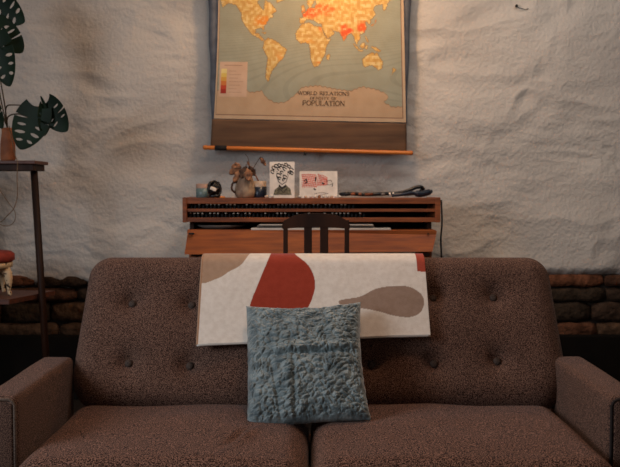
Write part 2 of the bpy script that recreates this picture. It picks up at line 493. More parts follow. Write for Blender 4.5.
paint(inpoly(UU, VV, tan), (176, 144, 118)); paint(inpoly(UU, VV, red), (158, 62, 44)); paint(inpoly(UU, VV, tau), (158, 132, 114))
paint(UU < 199.4, (170, 128, 98)); paint((UU > 421.5) & (VV < 272), (168, 74, 56))
bl = gridmesh('throw_blanket', pos, col, M['blanket'], loc=tuple(back_tf(0, BH, 0)), thick=.007)
bm = bmesh.new()
O_ = back_tf(0, BH, 0)
M['binding'] = mat('tan_binding', lin(176, 140, 112), .9)
tube(bm, [Vector(pos[j, 0]) for j in range(0, NT+1, 4)], .0034, 6)
obj('side_binding', bm, M['binding'], bl, True)
bm = bmesh.new(); tube(bm, [Vector(pos[0, i])-nv*.001 for i in range(0, NX+1, 6)], .0042, 6)
obj('hem', bm, M['card'], bl, True)
tag(bl, 'cream throw with rust red and taupe blob shapes, folded over the sofa back', 'blanket')

# ------------------------------------------------------------ cushion
cor = {(-1, 1): P(246, 306, 2.755), (1, 1): P(361, 302, 2.755), (-1, -1): P(247, 429, 2.51), (1, -1): P(371, 420, 2.51)}
cn = (cor[1, 1]-cor[-1, 1]).cross(cor[-1, 1]-cor[-1, -1]).normalized()
if cn.y > 0: cn = -cn
def pil_tf(a, b, n):
    s = (a/.17+1)/2; t = (b/.17+1)/2
    p = cor[-1, -1]*(1-s)*(1-t)+cor[1, -1]*s*(1-t)+cor[-1, 1]*(1-s)*t+cor[1, 1]*s*t
    # the sides are drawn in a little between the corners
    side = (cor[1, -1]-cor[-1, -1]).normalized(); upv = (cor[-1, 1]-cor[-1, -1]).normalized()
    p += side*(-.013*(1-(2*t-1)**2))*(max(0, (2*s-1))**3) + side*(.004*(1-(2*t-1)**2))*(max(0, (1-2*s))**3)
    p += upv*(-.020*(1-(2*s-1)**2)*max(0, 2*t-1)**2)+upv*(.006*(1-(2*s-1)**2)*max(0, 1-2*t)**2)
    return p+cn*n
def crinkle(a, b):
    q = Vector((a, b, 0))
    wv = noise.noise_vector(q*16)*.016+noise.noise_vector(q*50)*.004
    p3 = Vector(((a+wv.x)*46, (b+wv.y)*62, 1.5))
    dd = noise.voronoi(p3)[0]
    h = min(.5, dd[1]-dd[0])**.7*.0120
    dd = noise.voronoi(p3*2.1+Vector((3, 3, 3)))[0]
    h += min(.5, dd[1]-dd[0])**.8*.0055
    h += noise.noise(Vector((a*13, b*18, 8)))*.012
    h -= .013*math.exp(-((b-.002-.02*a)/.007)**2)*(.6+.4*math.sin(a*20+1))
    h += .010*math.exp(-((b-.020-.02*a)/.012)**2)
    if b < 0: h -= .009*math.exp(-((a+.035)/.006)**2)*min(1, -b/.03)
    if b < 0: h -= .007*math.exp(-((a+.10+.15*b)/.006)**2)*min(1, -b/.03)
    return h
def pslab(bm):
    N_ = 230; g = {}
    for side in (1, -1):
        for i in range(N_+1):
            for j in range(N_+1):
                s = -1+2*i/N_; t = -1+2*j/N_
                brd = i in (0, N_) or j in (0, N_)
                if side == -1 and brd: g[side, i, j] = g[1, i, j]; continue
                a, b = s*.17, t*.17
                e = (1-abs(s)**2.6)*(1-abs(t)**2.6)
                h = .058*e**.5
                k = min(1, (min(1-abs(s), 1-abs(t)))*12)
                if side == 1: h += crinkle(a, b)*k
                wob = .0025*noise.noise(Vector((a*60, b*60, 3))) if brd else 0
                g[side, i, j] = bm.verts.new(pil_tf(a+(wob if i in (0, N_) else 0), b+(wob if j in (0, N_) else 0), side*h))
    for side in (1, -1):
        for i in range(N_):
            for j in range(N_):
                q = [g[side, i, j], g[side, i+1, j], g[side, i+1, j+1], g[side, i, j+1]]
                try: bm.faces.new(q).smooth = True
                except ValueError: pass
M['velvet'] = mat('crinkled_velvet', lin(138, 149, 148), .45, lin(84, 97, 99), 30, .6, 170, spec=.4, sheen=.5, bdist=.004, detail=6)
bm = bmesh.new(); pslab(bm)
pc = pil_tf(0, -.17, 0)
o = obj('throw_pillow', bm, M['velvet'], None, True, loc=pc)
tag(o, 'crinkled blue-grey velvet pillow leaning on the middle of the sofa back', 'pillow')

# ------------------------------------------------------------ map on the wall
MY = 4.515
def mapP(u, v, d=0):
    s = (u-215)/190
    y = MY+.006*math.sin(s*7)*min(1, max(0, (150-v)/150))+.004*math.sin(v*.045+1)-d
    return P(u, v, y)
wm = thing('wall_map', 'large pull-down world population map hanging on the plaster wall', 'map', P(308, 146, MY))
def tilt(u): return (u-218)*.021        # the sheet hangs slightly askew
def lx(v): return 218.3-4.3*max(0, v/118)**1.5 if v > 0 else 218.3
def rx(v): return 403.6+2.4*v/118 if v > 0 else 403.6
NXm, NYm = 470, 400
vt, vb = -38, 119.0
pos = np.zeros((NYm+1, NXm+1, 3)); UU = np.zeros((NYm+1, NXm+1)); VV = UU.copy()
for j in range(NYm+1):
    v = vt+(vb-vt)*j/NYm
    for i in range(NXm+1):
        s = i/NXm
        u = lx(v)+(rx(v)-lx(v))*s
        k = max(0, min(1, (v)/118))
        vv = v+(s*4.0-.5)*k
        pos[j, i] = mapP(u, vv, .003)[:]
        UU[j, i] = 216+s*189; VV[j, i] = v
col = np.empty(UU.shape+(3,))
sea = np.array(lin(146, 146, 128)); 
rng = np.random.default_rng(3)
col[:] = sea
# faint current lines on the sea
wav = np.sin(VV*1.9+4*np.sin(UU*.045)+UU*.25*np.sin(VV*.03))*.5+.5
col *= (1-.10*(wav > .86))[..., None]
def geo(pts, sm=True):
    out = []
    for lo, la in pts:
        m_ = math.degrees(math.log(math.tan(math.pi/4+math.radians(la)/2)))
        out.append((304+lo*.515, 45-m_*.56))
    return out
NA = geo([(-168, 66), (-156, 71), (-128, 70), (-110, 68), (-95, 72), (-82, 68), (-94, 60), (-88, 56), (-80, 52), (-78, 62), (-66, 59), (-56, 52), (-65, 48), (-62, 45), (-70, 43), (-76, 36), (-81, 31), (-80, 25), (-84, 30), (-90, 29), (-97, 27), (-97, 20), (-90, 20), (-87, 16), (-83, 12), (-78, 8), (-84, 9), (-92, 14), (-105, 20), (-112, 29), (-117, 33), (-124, 42), (-124, 49), (-135, 58), (-150, 60), (-162, 56)])
GR = geo([(-55, 60), (-40, 63), (-22, 70), (-20, 80), (-45, 82), (-68, 78), (-53, 69)])
SA = geo([(-78, 8), (-72, 12), (-62, 10), (-51, 4), (-44, -2), (-35, -7), (-39, -16), (-42, -23), (-49, -27), (-56, -35), (-62, -40), (-66, -46), (-69, -54), (-74, -50), (-73, -38), (-71, -22), (-76, -14), (-81, -5), (-79, 2)])
AF = geo([(-6, 35), (10, 37), (20, 32), (33, 31), (38, 20), (44, 11), (51, 12), (42, -2), (40, -14), (34, -24), (28, -33), (19, -35), (13, -22), (12, -8), (9, 3), (3, 6), (-8, 4), (-16, 12), (-17, 21), (-10, 30)])
EA = geo([(-9, 37), (-9, 43), (-2, 44), (-4, 48), (4, 52), (9, 55), (8, 57), (13, 55), (20, 55), (24, 59), (22, 63), (18, 61), (12, 56), (6, 58), (6, 62), (15, 68), (26, 71), (42, 67), (60, 69), (72, 72), (90, 75), (112, 74), (140, 73), (170, 69), (178, 66), (164, 60), (162, 56), (156, 52), (155, 59), (140, 58), (135, 54), (140, 48), (130, 42), (129, 36), (126, 37), (122, 40), (119, 38), (122, 31), (117, 23), (108, 20), (109, 12), (104, 9), (103, 2), (99, 9), (98, 16), (91, 22), (86, 20), (80, 13), (77, 8), (73, 18), (68, 24), (57, 26), (52, 29), (56, 24), (59, 21), (45, 13), (40, 21), (35, 29), (35, 36), (27, 37), (24, 38), (20, 40), (14, 45), (18, 40), (12, 42), (3, 42), (-2, 37)])
AU = geo([(114, -22), (122, -17), (131, -12), (136, -12), (137, -16), (142, -11), (146, -19), (153, -27), (150, -37), (144, -38), (138, -34), (131, -31), (118, -34), (115, -32)])
isl = [geo(p) for p in ([(95, 5), (104, -2), (106, -6), (101, -3)], [(109, 1), (117, 6), (118, 1), (115, -4), (110, -2)], [(106, -6), (115, -8), (114, -9), (106, -8)], [(131, -1), (141, -3), (150, -9), (143, -9), (134, -4)], [(130, 32), (136, 35), (141, 40), (142, 45), (139, 37), (132, 34)], [(-5, 50), (1, 52), (-2, 58), (-6, 57)], [(44, -16), (50, -15), (47, -25), (44, -22)], [(120, 18), (122, 14), (126, 7), (123, 8), (120, 14)], [(119, -4), (121, 1), (124, 1), (122, -5)], [(167, -46), (174, -41), (178, -38), (173, -35), (172, -42)], [(-85, 22), (-75, 20), (-78, 22)])]
land = np.zeros(UU.shape, bool)
jx = UU+.5*np.sin(VV*2.3+UU)*.6; jy = VV+.5*np.sin(UU*2.1-VV)*.6
for p in [NA, GR, SA, AF, EA, AU]+isl: land |= inpoly(jx, jy, p)
grow = land.copy()
for dj, di in ((2, 0), (-2, 0), (0, 2), (0, -2)): grow |= np.roll(land, (dj, di), (0, 1))
col[grow & ~land] = lin(140, 116, 84)
nz_ = np.vectorize(lambda a, b: noise.noise(Vector((a*.3, b*.3, 0))))(UU[::4, ::4], VV[::4, ::4])
nz_ = np.kron(nz_, np.ones((4, 4)))[:UU.shape[0], :UU.shape[1]]
lc = np.array(lin(196, 164, 98)); lo_ = np.array(lin(184, 142, 78)); lr = np.array(lin(208, 84, 44)); ly = np.array(lin(208, 184, 130))
tt = np.clip((nz_+.1)*3, 0, 1)[..., None]
lcol = lc*(1-tt)+lo_*tt
tt2 = np.clip((-nz_-.12)*3, 0, 1)[..., None]; lcol = lcol*(1-tt2)+ly*tt2
def hot(lo, la, rx_, ry_, c, amt):
    global lcol
    (u, v), = geo([(lo, la)])
    k = np.exp(-(((UU-u)/rx_)**2+((VV-v)/ry_)**2))*amt*(1+1.2*nz_)
    k = np.clip(k*1.6-.25, 0, 1)[..., None]
    lcol = lcol*(1-k)+np.array(lin(*c))*k
hot(10, 50, 11, 5, (204, 92, 46), .9); hot(38, 54, 12, 6, (206, 104, 50), .75); hot(78, 22, 5, 8, (204, 88, 44), 1.0); hot(88, 25, 4, 3, (214, 80, 44), 1)
hot(115, 30, 6, 7, (202, 92, 44), 1.0); hot(-82, 39, 8, 5, (206, 130, 50), 1.1); hot(138, 36, 3, 4, (210, 120, 60), .8); hot(8, 8, 6, 3, (208, 150, 70), .7)
hot(30, -28, 3, 2, (200, 130, 60), .8); hot(31, 28, 2, 3, (206, 120, 60), .7); hot(-48, -20, 4, 4, (204, 150, 80), .8); hot(106, 12, 4, 6, (196, 150, 70), .9)
col[land] = lcol[land]
coast = [(210, 130), (210, 92), (224, 90), (240, 87), (252, 92), (262, 90), (267, 97), (276, 102), (286, 101), (296, 93), (302, 86), (318, 84), (334, 87), (350, 89), (362, 84.5), (376, 87), (386, 91), (388, 95), (383, 99), (392, 104), (408, 103), (408, 130)]
ant = inpoly(UU, VV+.5*np.sin(UU*1.3), coast)
col[ant] = lin(178, 150, 120)
edge_ = (ant ^ np.roll(ant, 2, 0)) & (VV < 112)
col[edge_] = lin(146, 116, 88)
leg = (UU > 219.5) & (UU < 247) & (VV > 62) & (VV < 97)
col[leg] = lin(190, 160, 136)
for k_, c in enumerate([(214, 196, 130), (206, 178, 92), (200, 150, 70), (192, 112, 56), (178, 66, 42), (150, 44, 34)]):
    col[(UU > 221) & (UU < 226.5) & (VV > 69+k_*4.1) & (VV < 69+(k_+1)*4.1)] = lin(*c)
for k_ in range(7):
    v0 = 71+k_*3.5
    col[(UU > 229) & (UU < 236+(k_*5) % 8) & (VV > v0) & (VV < v0+.5)] = lin(150, 122, 100)
col[(UU > 224) & (UU < 242) & (VV > 65) & (VV < 65.8)] = lin(150, 122, 100)
mg = (UU < 217.4) | (UU > 402.2) | (VV > 115.2)
col[mg] = lin(182, 156, 128)
ln = ((abs(UU-217.6) < .35) | (abs(UU-402) < .35)) & (VV < 115.3) | ((abs(VV-115) < .35) & (UU > 217.4) & (UU < 402.2))
col[ln] = lin(120, 92, 74)
sheet_ = gridmesh('printed_sheet', pos, col, M['print'], wm, tuple(wm.location))
# backing canvas
def gridsurf(bm, fn, nu, nv_, mi=0):
    g = [[bm.verts.new(fn(i/nu, j/nv_)) for i in range(nu+1)] for j in range(nv_+1)]
    for j in range(nv_):
        for i in range(nu):
            f = bm.faces.new([g[j][i], g[j][i+1], g[j+1][i+1], g[j+1][i]]); f.material_index = mi; f.smooth = True
def can(s, t):
    v = -42+(120+42)*t
    l = 208.2+3*max(0, v/120)+.5*math.sin(v*.12); r = 411-4.5*max(0, v/120)+.4*math.sin(v*.1+2)
    return mapP(l+(r-l)*s, v+s*3.5*max(0, v/120), -.006-.012*(max(0, 1-s*25)+max(0, 1-(1-s)*25)))
bm = bmesh.new(); gridsurf(bm, can, 40, 60)
o = obj('canvas_backing', bm, M['canvas'], wm, True); s_ = o.modifiers.new('thickness', 'SOLIDIFY'); s_.thickness = .0015
def bro(s, t):
    v = 119+28.5*t
    return mapP(212-1.7*t+(194.5+2*t)*s, v+s*4.6, .002+.003*math.sin(t*3.1)+.0015*math.sin(s*22+t*2))
bm = bmesh.new(); gridsurf(bm, bro, 60, 14)
o = obj('lower_canvas', bm, M['canvas_brown'], wm, True); s_ = o.modifiers.new('thickness', 'SOLIDIFY'); s_.thickness = .002
bm = bmesh.new(); a, b = P(203, 147.5, MY-.006), P(413, 153, MY-.006)
tube(bm, [a.lerp(b, t) for t in (0, .01, .02, .3, .6, .98, .99, 1)], [.009, .0125, .0105, .0105, .0105, .0105, .0125, .009], 14); rod_ = obj('bottom_rod', bm, M['rod_wood'], wm, True)
bm = bmesh.new(); tube(bm, [a.lerp(b, .057), a.lerp(b, .113)], .0128, 14); obj('rod_tape', bm, M['matt_black'], rod_, True)
bm = bmesh.new(); a2, b2 = P(203, -42, MY-.004), P(415, -42, MY-.004); tube(bm, [a2, b2], .0115, 14); obj('top_rod', bm, M['rod_wood'], wm, True)
bm = bmesh.new(); box(bm, *(lambda p: (p.x-.006, p.x+.006, MY-.022, MY-.004, p.z-.012, p.z+.004))(P(305, 153, MY)), .002); obj('rod_clip', bm, M['matt_black'], rod_)
# lettering (drawn serif capitals)
def arc(cx, cy, rx_, ry_, a0, a1, n=10):
    return [(cx+rx_*math.cos(R(a0+(a1-a0)*i/n)), cy+ry_*math.sin(R(a0+(a1-a0)*i/n))) for i in range(n+1)]
TH, TN = .17, .08
GL = {
 'W': (1.25, [([(0, 1), (.32, 0)], TH), ([(.32, 0), (.6, 1)], TN), ([(.6, 1), (.9, 0)], TH), ([(.9, 0), (1.2, 1)], TN)], [(0, 1), (.6, 1), (1.2, 1)]),
 'O': (.95, [(arc(.45, .5, .4, .5, 0, 360, 18), .13)], []),
 'R': (.9, [([(.12, 0), (.12, 1)], TH), ([(.12, 1)]+arc(.4, .76, .26, .24, 90, -90)+[(.12, .52)], .11), ([(.4, .52), (.8, 0)], TH)], [(.12, 0), (.8, 0)]),
 'L': (.75, [([(.12, 0), (.12, 1)], TH), ([(.12, .03), (.66, .03), (.66, .25)], TN)], [(.12, 0), (.12, 1)]),
 'D': (.95, [([(.12, 0), (.12, 1)], TH), ([(.12, 1), (.35, 1)]+arc(.38, .5, .42, .5, 90, -90)+[(.12, 0)], .12)], []),
 'E': (.8, [([(.12, 0), (.12, 1)], TH), ([(.12, .97), (.66, .97), (.66, .78)], TN), ([(.12, .5), (.5, .5)], TN), ([(.12, .03), (.7, .03), (.7, .24)], TN)], []),
 'A': (.95, [([(.08, 0), (.45, 1)], TN), ([(.45, 1), (.84, 0)], TH), ([(.22, .35), (.68, .35)], TN)], [(.08, 0), (.84, 0)]),
 'T': (.85, [([(.42, 0), (.42, 1)], TH), ([(.05, .8), (.05, .97), (.8, .97), (.8, .8)], TN)], [(.42, 0)]),
 'I': (.45, [([(.2, 0), (.2, 1)], TH)], [(.2, 0), (.2, 1)]),
 'N': (1.0, [([(.12, 0), (.12, 1)], TN), ([(.12, 1), (.82, 0)], TH), ([(.82, 0), (.82, 1)], TN)], [(.12, 0), (.12, 1), (.82, 1)]),
 'S': (.75, [(arc(.36, .74, .26, .25, 30, 250, 10)+arc(.36, .26, .28, .25, 70, -150, 10), .12)], []),
 'Y': (.9, [([(.08, 1), (.43, .48)], TH), ([(.8, 1), (.43, .48)], TN), ([(.43, .5), (.43, 0)], TH)], [(.08, 1), (.8, 1), (.43, 0)]),
 'F': (.75, [([(.12, 0), (.12, 1)], TH), ([(.12, .97), (.66, .97), (.66, .78)], TN), ([(.12, .5), (.5, .5)], TN)], [(.12, 0)]),
 'P': (.82, [([(.12, 0), (.12, 1)], TH), ([(.12, 1)]+arc(.4, .74, .28, .26, 90, -90)+[(.12, .48)], .11)], [(.12, 0)]),
 'U': (.95, [([(.12, 1), (.12, .35)]+arc(.45, .33, .33, .33, 180, 360, 8)+[(.78, 1)], .12)], [(.12, 1), (.78, 1)]),
 ' ': (.55, [], [])}
def ribbon(bm, pts, w_, tf):
    for (xa, ya), (xb, yb) in zip(pts, pts[1:]):
        dx, dy = xb-xa, yb-ya; l = math.hypot(dx, dy) or 1; px_, py_ = -dy/l*w_/2, dx/l*w_/2
        ex, ey = dx/l*w_*.2, dy/l*w_*.2
        bm.faces.new([bm.verts.new(tf(x, y)) for x, y in ((xa+px_-ex, ya+py_-ey), (xb+px_+ex, yb+py_+ey), (xb-px_+ex, yb-py_+ey), (xa-px_-ex, ya-py_-ey))])
def text(bm, s, u0, u1, vbase, h, dv):
    tot = sum(GL[c][0] for c in s); sc_ = (u1-u0)/tot; x = 0
    for c in s:
        wd, st_, sf = GL[c]
        tf = lambda a, b, x=x: mapP(u0+(x+a)*sc_, vbase-b*h+dv(u0+(x+a)*sc_), .0055)
        for pts, w_ in st_: ribbon(bm, pts, w_, tf)
        for a, b in sf: ribbon(bm, [(a-.14, b), (a+.14, b)], .06, tf)
        x += wd
bm = bmesh.new(); dv = lambda u: (u-324)*.018
text(bm, 'WORLD RELATIONS', 298, 349.5, 95.0, 3.4, dv)
text(bm, 'DENSITY OF', 310, 337, 99.4, 2.4, dv)
text(bm, 'POPULATION', 302.5, 345, 105.5, 4.7, dv)
obj('lettering', bm, M['ink'], sheet_)

# ------------------------------------------------------------ desk, rack, chair
desk = thing('writing_desk', 'orange-brown wooden desk standing against the white wall', 'desk', P(311, 254, 4.2)-Vector((0, 0, P(311, 254, 4.2).z)))
DZ = P(311, 230, 4.12).z
L0, L1 = P(187, 230, 4.12), P(436, 230, 4.12)
bm = bmesh.new(); box(bm, L0.x, L1.x, 4.12, 4.46, DZ-.02, DZ, .003); obj('desk_top', bm, M['orange_wood'], desk)
bm = bmesh.new()
pts = [P(188, 229.5, 4.12), P(437, 231, 4.13), P(432.5, 251.5, 4.08), P(184.5, 254.5, 4.06)]
prism(bm, pts, (0, .018, 0)); obj('front_panel', bm, M['orange_wood'], desk)
bm = bmesh.new(); box(bm, L0.x+.02, L1.x-.03, 4.10, 4.14, P(311, 256.5, 4.1).z, P(311, 253.6, 4.1).z, .002); obj('lower_rail', bm, M['dark_wood'], desk)
for u in (192, 428):
    x = P(u, 230, 4.12).x
    bm = bmesh.new(); box(bm, x-.012, x+.012, 4.09, 4.104, P(u, 233.6, 4.1).z-.004, P(u, 233.6, 4.1).z+.004, .001) if u < 200 else box(bm, x-.003, x+.003, 4.112, 4.122, DZ-.02, DZ-.014)
    obj('hinge', bm, M['matt_black'], desk)
for x in (L0.x+.025, L1.x-.035):
    for y in (4.16, 4.43):
        bm = bmesh.new(); box(bm, x-.02, x+.02, y-.02, y+.02, 0, DZ-.02, .003); obj('leg', bm, M['orange_wood'], desk)
RB = P(311, 222, 4.15).z; RT = P(311, 198, 4.15).z
for x in (L0.x+.012, L1.x-.02):
    bm = bmesh.new(); box(bm, x-.01, x+.01, 4.20, 4.45, DZ, RB, .001); obj('side_support', bm, M['dark_wood'], desk)
bm = bmesh.new(); box(bm, L0.x+.02, L1.x-.03, 4.40, 4.42, DZ, RB); obj('back_board', bm, M['dark_wood'], desk)

ra, rb_ = P(183, 210, 4.15).x, P(440, 210, 4.15).x
rack = thing('wooden_rack', 'low slotted wooden rack lying on top of the writing desk', 'rack', ((ra+rb_)/2, 4.3, RB))
zz = lambda v: P(311, v, 4.15).z
bm = bmesh.new(); box(bm, ra, rb_, 4.15, 4.46, zz(203.8), RT, .002); obj('top_board', bm, M['rack_wood'], rack)
bm = bmesh.new(); box(bm, ra+.01, rb_-.01, 4.153, 4.44, zz(211.8), zz(208.8), .001); obj('middle_rail', bm, M['rack_wood'], rack)
bm = bmesh.new(); box(bm, ra, rb_, 4.15, 4.46, RB, zz(217.6), .002); obj('bottom_board', bm, M['rack_wood'], rack)
for a, b in ((ra-.002, ra+.018), (rb_-.022, rb_+.002)):
    bm = bmesh.new(); box(bm, a, b, 4.145, 4.465, RB-.002, RT+.003, .003); obj('end_panel', bm, M['rack_wood'], rack)
bm = bmesh.new(); box(bm, ra+.01, rb_-.01, 4.45, 4.455, RB+.005, RT-.005); obj('back_panel', bm, M['dark_wood'], rack)
# pegs in the slots
def pegmesh():
    bm = bmesh.new()
    lathe(bm, (0, 0, 0), [(.0045, 0), (.0062, .002), (.0062, .011), (.003, .014), (.003, .0165), (.0055, .0170), (.0055, .021), (.002, .0225)], 8, mis=[0, 0, 0, 0, 1, 1, 1])
    me = bpy.data.meshes.new('peg'); bm.to_mesh(me); bm.free()
    me.materials.append(M['matt_black']); me.materials.append(M['glint_and_white'])  # pale upper part paints the glint on the peg
    return me
def pegmesh2():
    bm = bmesh.new()
    lathe(bm, (0, 0, 0), [(.0045, 0), (.0062, .002), (.0062, .013), (.004, .017), (.002, .0225)], 8)
    me = bpy.data.meshes.new('peg'); bm.to_mesh(me); bm.free(); me.materials.append(M['matt_black']); me.materials.append(M['matt_black']); return me
M['tip_grey'] = mat('grey_tip', lin(120, 104, 92), .6)
pm = pegmesh(); pm2 = pegmesh2(); rr = random.Random(5)
for row, (zb, ua, ub, lab) in enumerate(((zz(208.8), 190, 356, 'upper'), (zz(217.6), 189, 366, 'lower'))):
    u = ua+1.5
    while u < ub:
        p = P(u, 210, 4.175)
        o = bpy.data.objects.new('peg', pm if (rr.random() < .62 and u < 330) or rr.random() < .3 else pm2); C.objects.link(o)
        o.location = (p.x+rr.uniform(-.001, .001), 4.177, zb)
        pale = o.data == pm
        tag(o, ('small dark peg with a glint painted on its tip in the %s slot of the wooden rack' if pale else 'small all-dark peg in the %s slot of the wooden rack') % lab, 'peg', ('glint-tipped' if pale else 'all-dark')+' pegs in the %s slot of the rack' % lab)
        u += 3.95

# chair
ch = thing('desk_chair', 'dark wooden chair with slatted back, standing between desk and sofa', 'chair', (P(316, 220, 3.85).x, 3.85, 0))
CYD = 3.85
def post(u0, u1, ztop, name='back_post', zb=0):
    a, b = P(u0, 220, CYD).x, P(u1, 220, CYD).x
    bm = bmesh.new(); box(bm, a, b, CYD-.012, CYD+.012, zb, ztop, .003); obj(name, bm, M['dark_wood'], ch)
zr = P(316, 220, CYD).z
post(283.3, 287.8, zr); post(344.6, 349.2, zr)
post(304, 312, P(316, 226, CYD).z, 'slat', .46); post(320, 328.3, P(316, 226, CYD).z, 'slat', .46)
top = spl([(282.5, 229), (282.3, 224), (284, 221), (290, 217.5), (297, 215), (306, 213.8), (316, 213.4), (326, 213.8), (336, 215.2), (342, 217.8), (348, 221.5), (349.8, 224.5), (349.5, 229), (344, 228.5), (330, 227.5), (316, 227), (300, 227.5), (288, 228.5)], 3)
bm = bmesh.new(); prism(bm, [P(u, v, CYD-.014) for u, v in top], (0, .026, 0))
obj('top_rail', bm, M['dark_wood'], ch)
xa, xb = P(283, 220, CYD).x, P(349.5, 220, CYD).x
bm = bmesh.new(); box(bm, xa-.03, xb+.03, CYD-.01, CYD+.22, .44, .465, .008); obj('seat', bm, M['dark_wood'], ch)
for x in (xa, xb):
    bm = bmesh.new(); lathe(bm, (x, CYD+.18, 0), [(.013, 0), (.019, .44)], 12); obj('front_leg', bm, M['dark_wood'], ch, True)
    bm = bmesh.new(); tube(bm, [(x, CYD, .2), (x, CYD+.18, .2)], .008); obj('stretcher', bm, M['dark_wood'], ch, True)

# papers and dish on the desk top
def sheet(u0, u1, z, th, y0_, y1_, m, name, label, cat, ang=0):
    a, b = P(u0, 229, y0_).x, P(u1, 229, y0_).x
    c = ((a+b)/2, (y0_+y1_)/2, z)
    bm = bmesh.new()
    box(bm, a, b, y0_, y1_, z, z+th, .0008, rot=Matrix.Rotation(ang, 3, 'Z'))
    o = obj(name, bm, m, None, loc=c); return tag(o, label, cat)
sheet(251, 391, DZ, .008, 4.122, 4.33, M['paper'], 'paper_stack', 'wide flat pile of white paper on the desk, behind the chair', 'paper', 0)
sheet(257, 374, DZ+.0085, .012, 4.16, 4.33, M['grey_cer'], 'notebook', 'grey notebook lying on the pile of white paper', 'book', 0)
sheet(259, 373, DZ+.021, .0035, 4.135, 4.32, M['paper'], 'envelope', 'thin white envelope on the grey notebook, under the rack', 'envelope', 0)
bm = bmesh.new(); pc_ = P(221, 229, 4.27); lathe(bm, (pc_.x, 4.262, DZ), [(.05, 0), (.08, .002), (.118, .018), (.116, .020), (.078, .006), (.0, .005)], 40, cap1=False)
o = obj('shallow_dish', bm, M['grey_cer'], None, True, loc=(pc_.x, 4.262, DZ)); tag(o, 'shallow grey dish on the left end of the desk under the rack', 'dish')
# cable
bm = bmesh.new(); tube(bm, smoothpts([P(441.3, 200, 4.38), P(442, 222, 4.36), P(440.8, 240, 4.36), P(441.5, 262, 4.37), P(440, 300, 4.4), P(438, 340, 4.42)]), .0042, 8)
tag(obj('cable', bm, M['black'], None, True), 'black cable hanging down beside the right end of the desk', 'cable')

# ------------------------------------------------------------ things on the rack
def lp(u, y=4.3): return Vector((P(u, 197, y).x, y, RT))
S = lambda px_, y=4.3: px_*y/F
c = lp(203, 4.33)
cup = thing('tumbler', 'small grey-green tumbler with a pink rim at the left end of the rack', 'cup', c)
bm = bmesh.new(); lathe(bm, c, [(S(6.2), 0), (S(7), .003), (S(7.2), .045)], 28); obj('body', bm, M['teal'], cup, True)
bm = bmesh.new(); lathe(bm, c+Vector((0, 0, .045)), [(S(7.2), 0), (S(7.1), .022), (S(6.3), .022), (S(6.2), .004)], 28, cap0=False); obj('rim', bm, M['pink_wax'], cup, True)
c = lp(214.5, 4.25)+Vector((0, 0, 0))
ball = thing('coiled_cable', 'tangle of black coiled cable with pale glints beside the tumbler', 'cable', c)
bm = bmesh.new()
for k in range(9):
    ph = rr.uniform(0, 3.1); tl = rr.uniform(-.7, .7); r0 = rr.uniform(.026, .038)
    mm = Matrix.Rotation(ph, 3, 'Z') @ Matrix.Rotation(math.pi/2+tl, 3, 'X')
    q = [mm @ Vector((r0*math.cos(t*.524), r0*math.sin(t*.524), 0))+c+Vector((rr.uniform(-.003, .003), 0, .042)) for t in range(13)]
    tube(bm, q, .0055, 6)
obj('coil', bm, M['black'], ball, True)
bm = bmesh.new(); box(bm, c.x-.016, c.x+.014, c.y-.046, c.y-.022, c.z+.034, c.z+.050, .004, rot=Matrix.Rotation(.4, 3, 'Y')); obj('glint_block', bm, M['glint_and_white'], ball)  # pale block stands in for the bright glint on the coil
bm = bmesh.new(); lathe(bm, c, [(.024, 0), (.03, .008), (.026, .016)], 20); obj('lower_coil', bm, M['black'], ball, True)
c = lp(222.5, 4.19)
bm = bmesh.new(); box(bm, c.x-.011, c.x+.011, c.y-.008, c.y+.008, c.z, c.z+.008, .002); tag(obj('lighter', bm, M['orange_plastic'], None, loc=c), 'tiny orange lighter on the rack beside the black coil', 'lighter')
# dried bouquet in stoneware pitcher
c = lp(245, 4.31)
vase = thing('stoneware_pitcher', 'cream and brown stoneware pitcher standing on the rack', 'pitcher', c)
bm = bmesh.new(); lathe(bm, c, [(.036, 0), (.046, .006), (.05, .03), (.046, .055), (.041, .08), (.036, .1), (.036, .122), (.032, .122), (.031, .1), (.034, .08)], 28, cap1=False); obj('body', bm, M['stoneware'], vase, True)
bm = bmesh.new(); tube(bm, smoothpts([c+Vector((-.034, -.02, .075)), c+Vector((-.056, -.03, .068)), c+Vector((-.06, -.03, .04)), c+Vector((-.044, -.022, .024))]), .005, 8); obj('handle', bm, M['dry_stem'], vase, True)
bq = thing('dried_bouquet', 'curled brown dried leaves and stems standing in the stoneware pitcher', 'dried flowers', c+Vector((0, 0, .02)))
def dleaf(base, tip, wd, curl, m, par, name='leaf'):
    base = Vector(base); tip = Vector(tip); d = tip-base; side = d.cross(Vector((0, 1, 0))).normalized(); nn = side.cross(d).normalized()
    bm = bmesh.new(); n = 12; k = 5; g = []
    for i in range(n+1):
        t = i/n; w_ = wd*math.sin(math.pi*min(1, t*.96+.03))**.8
        row = []
        for j in range(k+1):
            s = -1+2*j/k
            row.append(bm.verts.new(base+d*t+side*s*w_*(1+.15*math.sin(t*17+j))+nn*(curl*math.sin(t*2.6)+.35*wd*s*s+.12*wd*math.sin(t*11))))
        g.append(row)
    for i in range(n):
        for j in range(k): bm.faces.new([g[i][j], g[i][j+1], g[i+1][j+1], g[i+1][j]]).smooth = True
    o = obj(name, bm, m, par, True); s_ = o.modifiers.new('thickness', 'SOLIDIFY'); s_.thickness = .0012
    return o
Q = lambda u, v, y=4.3: P(u, v, y)
nk = c+Vector((0, 0, .1))
def dstem(pts, r=.0018, m='dry_stem', par=bq, name='stem'):
    bm = bmesh.new(); tube(bm, smoothpts([c+Vector((0, 0, .022))]+pts, 5), r, 6); obj(name, bm, M[m], par, True)
